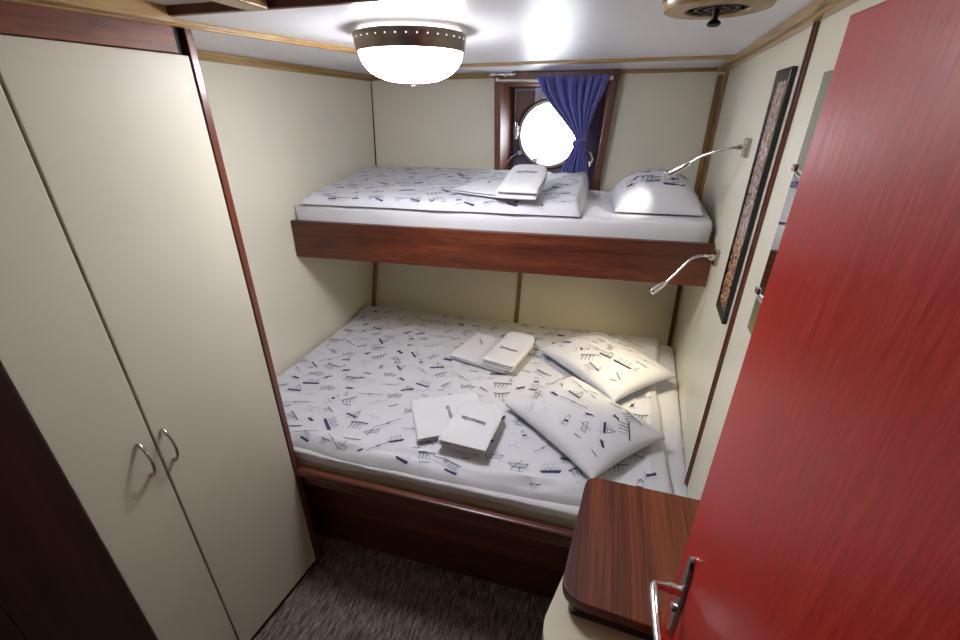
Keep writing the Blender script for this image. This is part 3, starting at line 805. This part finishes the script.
# ------------------------------------------------------------------ reading lamps
def smooth_path(pts, n=8):
    pts = [Vector(p) for p in pts]; out = []
    for k in range(len(pts) - 1):
        p0, p1, p2, p3 = pts[max(0, k - 1)], pts[k], pts[k + 1], pts[min(len(pts) - 1, k + 2)]
        for q in range(n):
            t = q / n
            out.append(.5 * ((2 * p1) + (p2 - p0) * t + (2 * p0 - 5 * p1 + 4 * p2 - p3) * t * t + (3 * p1 - p0 - 3 * p2 + p3) * t ** 3))
    return out + [pts[-1]]
def reading_lamp(label, base, path, tip, aim, watts, cone=70, tint=(1, .93, .80)):
    bx, by, bz = base
    t = thing('reading_lamp', base, label, 'lamp', 'chrome gooseneck reading lamps on the right wall')
    mb = MB().box(bx - .016, bx + .004, by - .022, by + .022, bz - .030, bz + .030); mb.build('wall_plate', M['nickel'], t, bevel=.004)
    mb = MB().lathe([(0, -.034), (.010, -.034), (.012, -.014), (0, -.014)], (bx, by, bz), 'X', 16); mb.build('socket', M['chrome'], t, smooth=40)
    p = smooth_path([(bx - .022, by, bz)] + path); mb = MB().tube(p, .0055, 10); mb.build('gooseneck', M['chrome'], t, smooth=50)
    a = Vector(path[-1]); d = (Vector(tip) - a).normalized(); L = (Vector(tip) - a).length
    hp = [a + d * (L * q) for q in (-.02, .05, .25, .5, .8, 1)]
    mb = MB().tube(hp, [.006, .009, .012, .014, .016, .0165], 14, False); hd = mb.build('lamp_head', M['chrome'], t, smooth=50)
    md = hd.modifiers.new('thick', 'SOLIDIFY'); md.thickness = .001
    bp = a + d * (L * .8)
    mb = MB().lathe([(0, -.010), (.007, -.007), (.010, 0), (.007, .007), (0, .010)], bp, 'Z', 14); mb.build('bulb', M['bulb'], t, smooth=60)
    ld = bpy.data.lights.new('reading light', 'SPOT'); ld.energy = watts; ld.spot_size = R(cone); ld.spot_blend = .8; ld.shadow_soft_size = .012; ld.color = tint
    lo = bpy.data.objects.new('reading_light', ld); col.objects.link(lo); lo.parent = t
    q = Vector(tip) + d * .006; lo.location = q - Vector(base)
    lo.rotation_euler = (Vector(aim) - q).to_track_quat('-Z', 'Y').to_euler()
    return t
reading_lamp('chrome gooseneck reading lamp on the right wall above the upper pillow', (xr(1.745), 1.745, -.109),
             [(.387, 1.755, -.112), (.320, 1.79, -.139), (.282, 1.81, -.166)], (.214, 1.85, -.220), (.06, 2.06, -.40), 1.3, 58)
reading_lamp('chrome gooseneck reading lamp below the other, bent down over the lower bunk', (xr(1.80), 1.80, -.510),
             [(.395, 1.80, -.506), (.355, 1.80, -.522), (.306, 1.79, -.587), (.278, 1.785, -.622)], (.225, 1.775, -.668), (.02, 1.93, -1.19), 5.5, 118, (1, .83, .50))

# ------------------------------------------------------------------ picture and mirror on the right wall
pic = thing('picture_frame', (xr(1.48) - .01, 1.478, -.61), 'tall narrow colourful picture in a black frame on the right wall', 'picture')
y0, y1, z0, z1 = 1.399, 1.556, -.612, .103
mb = MB()
for a, c, zz0, zz1 in ((y0, y0 + .016, z0, z1), (y1 - .016, y1, z0, z1), (y0 + .016, y1 - .016, z0, z0 + .03), (y0 + .016, y1 - .016, z1 - .03, z1)):
    mb.hexa(along(a, c, .001, .0146, zz0, zz1))
mb.build('frame', M['black_frame'], pic, bevel=.0015)
mb = MB().hexa(along(y0 + .016, y1 - .016, .002, .010, z0 + .03, z1 - .03)); mb.build('print', M['art'], pic)

mir = thing('wall_mirror', (xr(.93), .93, -.50), 'frameless wall mirror half hidden behind the red door', 'mirror')
mb = MB().hexa(along(.71, 1.148, .003, .007, -.502, .073)); mb.build('backing', M['mirror_edge'], mir)
mb = MB().hexa(along(.711, 1.147, .0072, .010, -.501, .072)); mb.build('mirror_glass', M['mirror'], mir)
for yy, zz in ((1.05, -.50), (1.05, .073), (.80, -.50), (.80, .073), (1.148, -.11), (1.148, -.40)):
    mb = MB().hexa(along(yy - .010, yy + .010, .001, .015, zz - .008, zz + .008)); mb.build('clip', M['chrome'], mir, bevel=.002)

# ------------------------------------------------------------------ bedside table
tb = thing('nightstand', (.17, .87, FL), 'small mahogany topped table with a cream rounded body at the foot of the red door', 'table')
top = rounded([(.006, .672), (.366, .648), (.396, 1.075), (.050, 1.082)], [.062, .02, .005, .045])
mb = MB().prism(top, -1.080, -1.050); mb.build('table_top', M['sapele'], tb, bevel=.006, smooth=50)
ap = rounded([(.030, .680), (.360, .660), (.385, 1.030), (.075, 1.030)], [.02, .01, .005, .02])
mb = MB().prism(ap, -1.122, -1.0805); mb.build('apron', M['black_frame'], tb, bevel=.002)
bd = rounded([(-.030, .62), (.02, .555), (.15, .545), (.21, .648), (.362, .65), (.385, 1.030), (.080, 1.030)], [.05, .05, .06, .03, .01, .005, .05])
mb = MB().prism(bd, FL, -1.123); mb.build('cabinet_body', M['body'], tb, bevel=.028, smooth=50)

# ------------------------------------------------------------------ cabin door
dr = thing('door_1', (.245, YF, FL), 'red wood veneer cabin door standing open on the right', 'door', kind='structure')
DX = .225; DY = .633
mb = MB().box(DX, DX + .04, YF + .002, DY, FL + .012, .092); mb.build('door_leaf', M['red'], dr, bevel=.0015)
pts = [];
for k in range(40):
    a = 2 * PI * k / 40; ex = .0135 * math.copysign(abs(math.cos(a)) ** .8, math.cos(a)); ez = .112 * math.copysign(abs(math.sin(a)) ** .45, math.sin(a))
    pts.append((.578 + ex, -.812 + ez))
mb = MB(); n = len(pts)
mb.add([(DX - .001, y, z) for y, z in pts] + [(DX - .007, lerp(.578, y, .9), lerp(-.812, z, .985)) for y, z in pts],
       [tuple(range(n, 2 * n))] + [(k, (k + 1) % n, n + (k + 1) % n, n + k) for k in range(n)] + [tuple(range(n - 1, -1, -1))])
hd = mb.build('handle_plate', M['chrome'], dr, smooth=40)
hz_ = -.789
mb = MB().lathe([(0, -.026), (.0095, -.026), (.010, -.006), (.009, 0)], (DX - .004, .574, hz_), 'X', 20); mb.build('spindle_collar', M['chrome'], hd, smooth=40)
lp = smooth_path([(DX - .012, .574, hz_), (DX - .045, .574, hz_), (DX - .054, .565, hz_), (DX - .054, .50, hz_), (DX - .052, .462, hz_), (DX - .048, .452, hz_), (DX - .026, .450, hz_)], 6)
mb = MB().tube(lp, .0075, 12); mb.build('lever', M['chrome'], hd, smooth=50)
mb = MB().lathe([(0, -.006), (.008, -.005), (.009, 0)], (DX - .007, .582, -.850), 'X', 16); mb.build('key_cylinder', M['chrome'], hd, smooth=40)

# ------------------------------------------------------------------ ceiling lamp and vent
LC = (-.572, 1.305)
cl_ = thing('ceiling_light', (LC[0], LC[1], CEIL), 'round ceiling lamp with an opal glass bowl and a perforated bronze rim', 'lamp')
mb = MB().lathe([(0, CEIL - .0005), (.138, CEIL - .0005), (.138, CEIL - .008), (.154, CEIL - .009), (.156, CEIL - .013), (.149, CEIL - .052), (.144, CEIL - .052), (.142, CEIL - .02), (0, CEIL - .02)], (*LC, 0), 'Z', 72)
mb.mat(1)
for k in range(36):
    a = 2 * PI * k / 36; r = .1542; zc = CEIL - .023
    d = Vector((math.cos(a), math.sin(a), 0)); s_ = Vector((-d.y, d.x, 0))
    c = Vector((*LC, zc)) + d * (r + .0006)
    mb.add([c + s_ * .0018 * math.cos(q) + Vector((0, 0, .0018)) * math.sin(q) for q in lin(0, 2 * PI, 8)[:-1]], [tuple(range(8))])
mb.mat(2).lathe([(.139, CEIL - .0005), (.139, CEIL - .008)], (*LC, 0), 'Z', 72)
mb.build('rim', [M['bronze'], M['lamp_hole'], M['lamp_leak']], cl_, smooth=30)
prof = [(.1435 * math.cos(t) ** .75 if t < PI / 2 - .001 else 0.0, CEIL - .050 - .075 * math.sin(t)) for t in lin(0, PI / 2, 20)]
mb = MB().lathe(prof, (*LC, 0), 'Z', 72); mb.build('glass_bowl', M['lamp_glass'], cl_, smooth=80)
mb = MB().lathe([(0, .080), (.012, .079), (.012, .076), (.005, .073), (.006, .066), (0, .064)], (*LC, 0), 'Z', 20); mb.build('finial', M['finial'], cl_, smooth=40)

VC = (.152, 1.02)
vt = thing('ceiling_vent', (VC[0], VC[1], CEIL), 'round wooden ceiling vent with a black grille and screw knob', 'vent')
ZV = .164
mb = MB().lathe([(.052, CEIL + .0), (.094, CEIL + .0), (.094, ZV + .012), (.089, ZV + .002), (.083, ZV), (.054, ZV), (.052, ZV + .004)], (*VC, 0), 'Z', 64, True)
mb.mat(1).lathe([(.0945, CEIL + .0), (.0945, ZV + .014)], (*VC, 0), 'Z', 64)
mb.build('wooden_ring', [M['oak_y'], M['mahog']], vt, smooth=40)
mb = MB().lathe([(.0, ZV + .016), (.0525, ZV + .016), (.0525, ZV + .010), (.0, ZV + .010)], (*VC, 0), 'Z', 40)
mb.build('backing_disc', M['body'], vt, smooth=40)
mb = MB()
for k in range(3): mb.lathe([(.016 + .016 * k, ZV + .002), (.022 + .016 * k, ZV + .002), (.022 + .016 * k, ZV + .008), (.016 + .016 * k, ZV + .008)], (*VC, 0), 'Z', 40, True)
for k in range(4):
    a = PI / 4 * k + .3; d = Vector((math.cos(a), math.sin(a), 0)); c = Vector((*VC, ZV + .005)); mb.tube([c - d * .052, c + d * .052], .003, 6)
mb.build('grille', M['black_metal'], vt, smooth=40)
mb = MB().tube([(*VC, ZV + .008), (*VC, ZV - .014)], .0055, 12); mb.build('stem', M['black_metal'], vt, smooth=40)
mb = MB().lathe([(0, ZV - .012), (.006, ZV - .013), (.011, ZV - .017), (.012, ZV - .021), (.008, ZV - .024), (0, ZV - .025)], (*VC, 0), 'Z', 24); mb.build('knob', M['black_metal'], vt, smooth=40)

# ------------------------------------------------------------------ light from outside
w = bpy.data.worlds.new('World'); scene.world = w; w.use_nodes = True
bg = w.node_tree.nodes['Background']; bg.inputs[0].default_value = (.86, .92, 1, 1); bg.inputs[1].default_value = 8.0
pl = bpy.data.lights.new('porthole portal', 'AREA'); pl.shape = 'SQUARE'; pl.size = .4
pl.cycles.is_portal = True
po = bpy.data.objects.new('porthole_portal', pl); col.objects.link(po)
po.location = (PC[0], YP + .03, PC[1] + H); po.rotation_euler = (R(-90), 0, 0)

# ------------------------------------------------------------------ camera
f = 430.; pitch = math.atan(208 / f); yaw = math.atan(136 / (f / math.cos(pitch)))
cd = bpy.data.cameras.new('Camera'); cam = bpy.data.objects.new('Camera', cd); col.objects.link(cam)
cd.sensor_width = 36; cd.lens = 36 * f / 960; cd.clip_start = .02
cam.location = (0, 0, H); cam.rotation_euler = (PI / 2 - pitch, 0, yaw)
scene.camera = cam
vs = scene.view_settings
vs.view_transform = 'Standard'; vs.look = 'None'; vs.gamma = 1; vs.use_curve_mapping = False; vs.exposure = 0.92
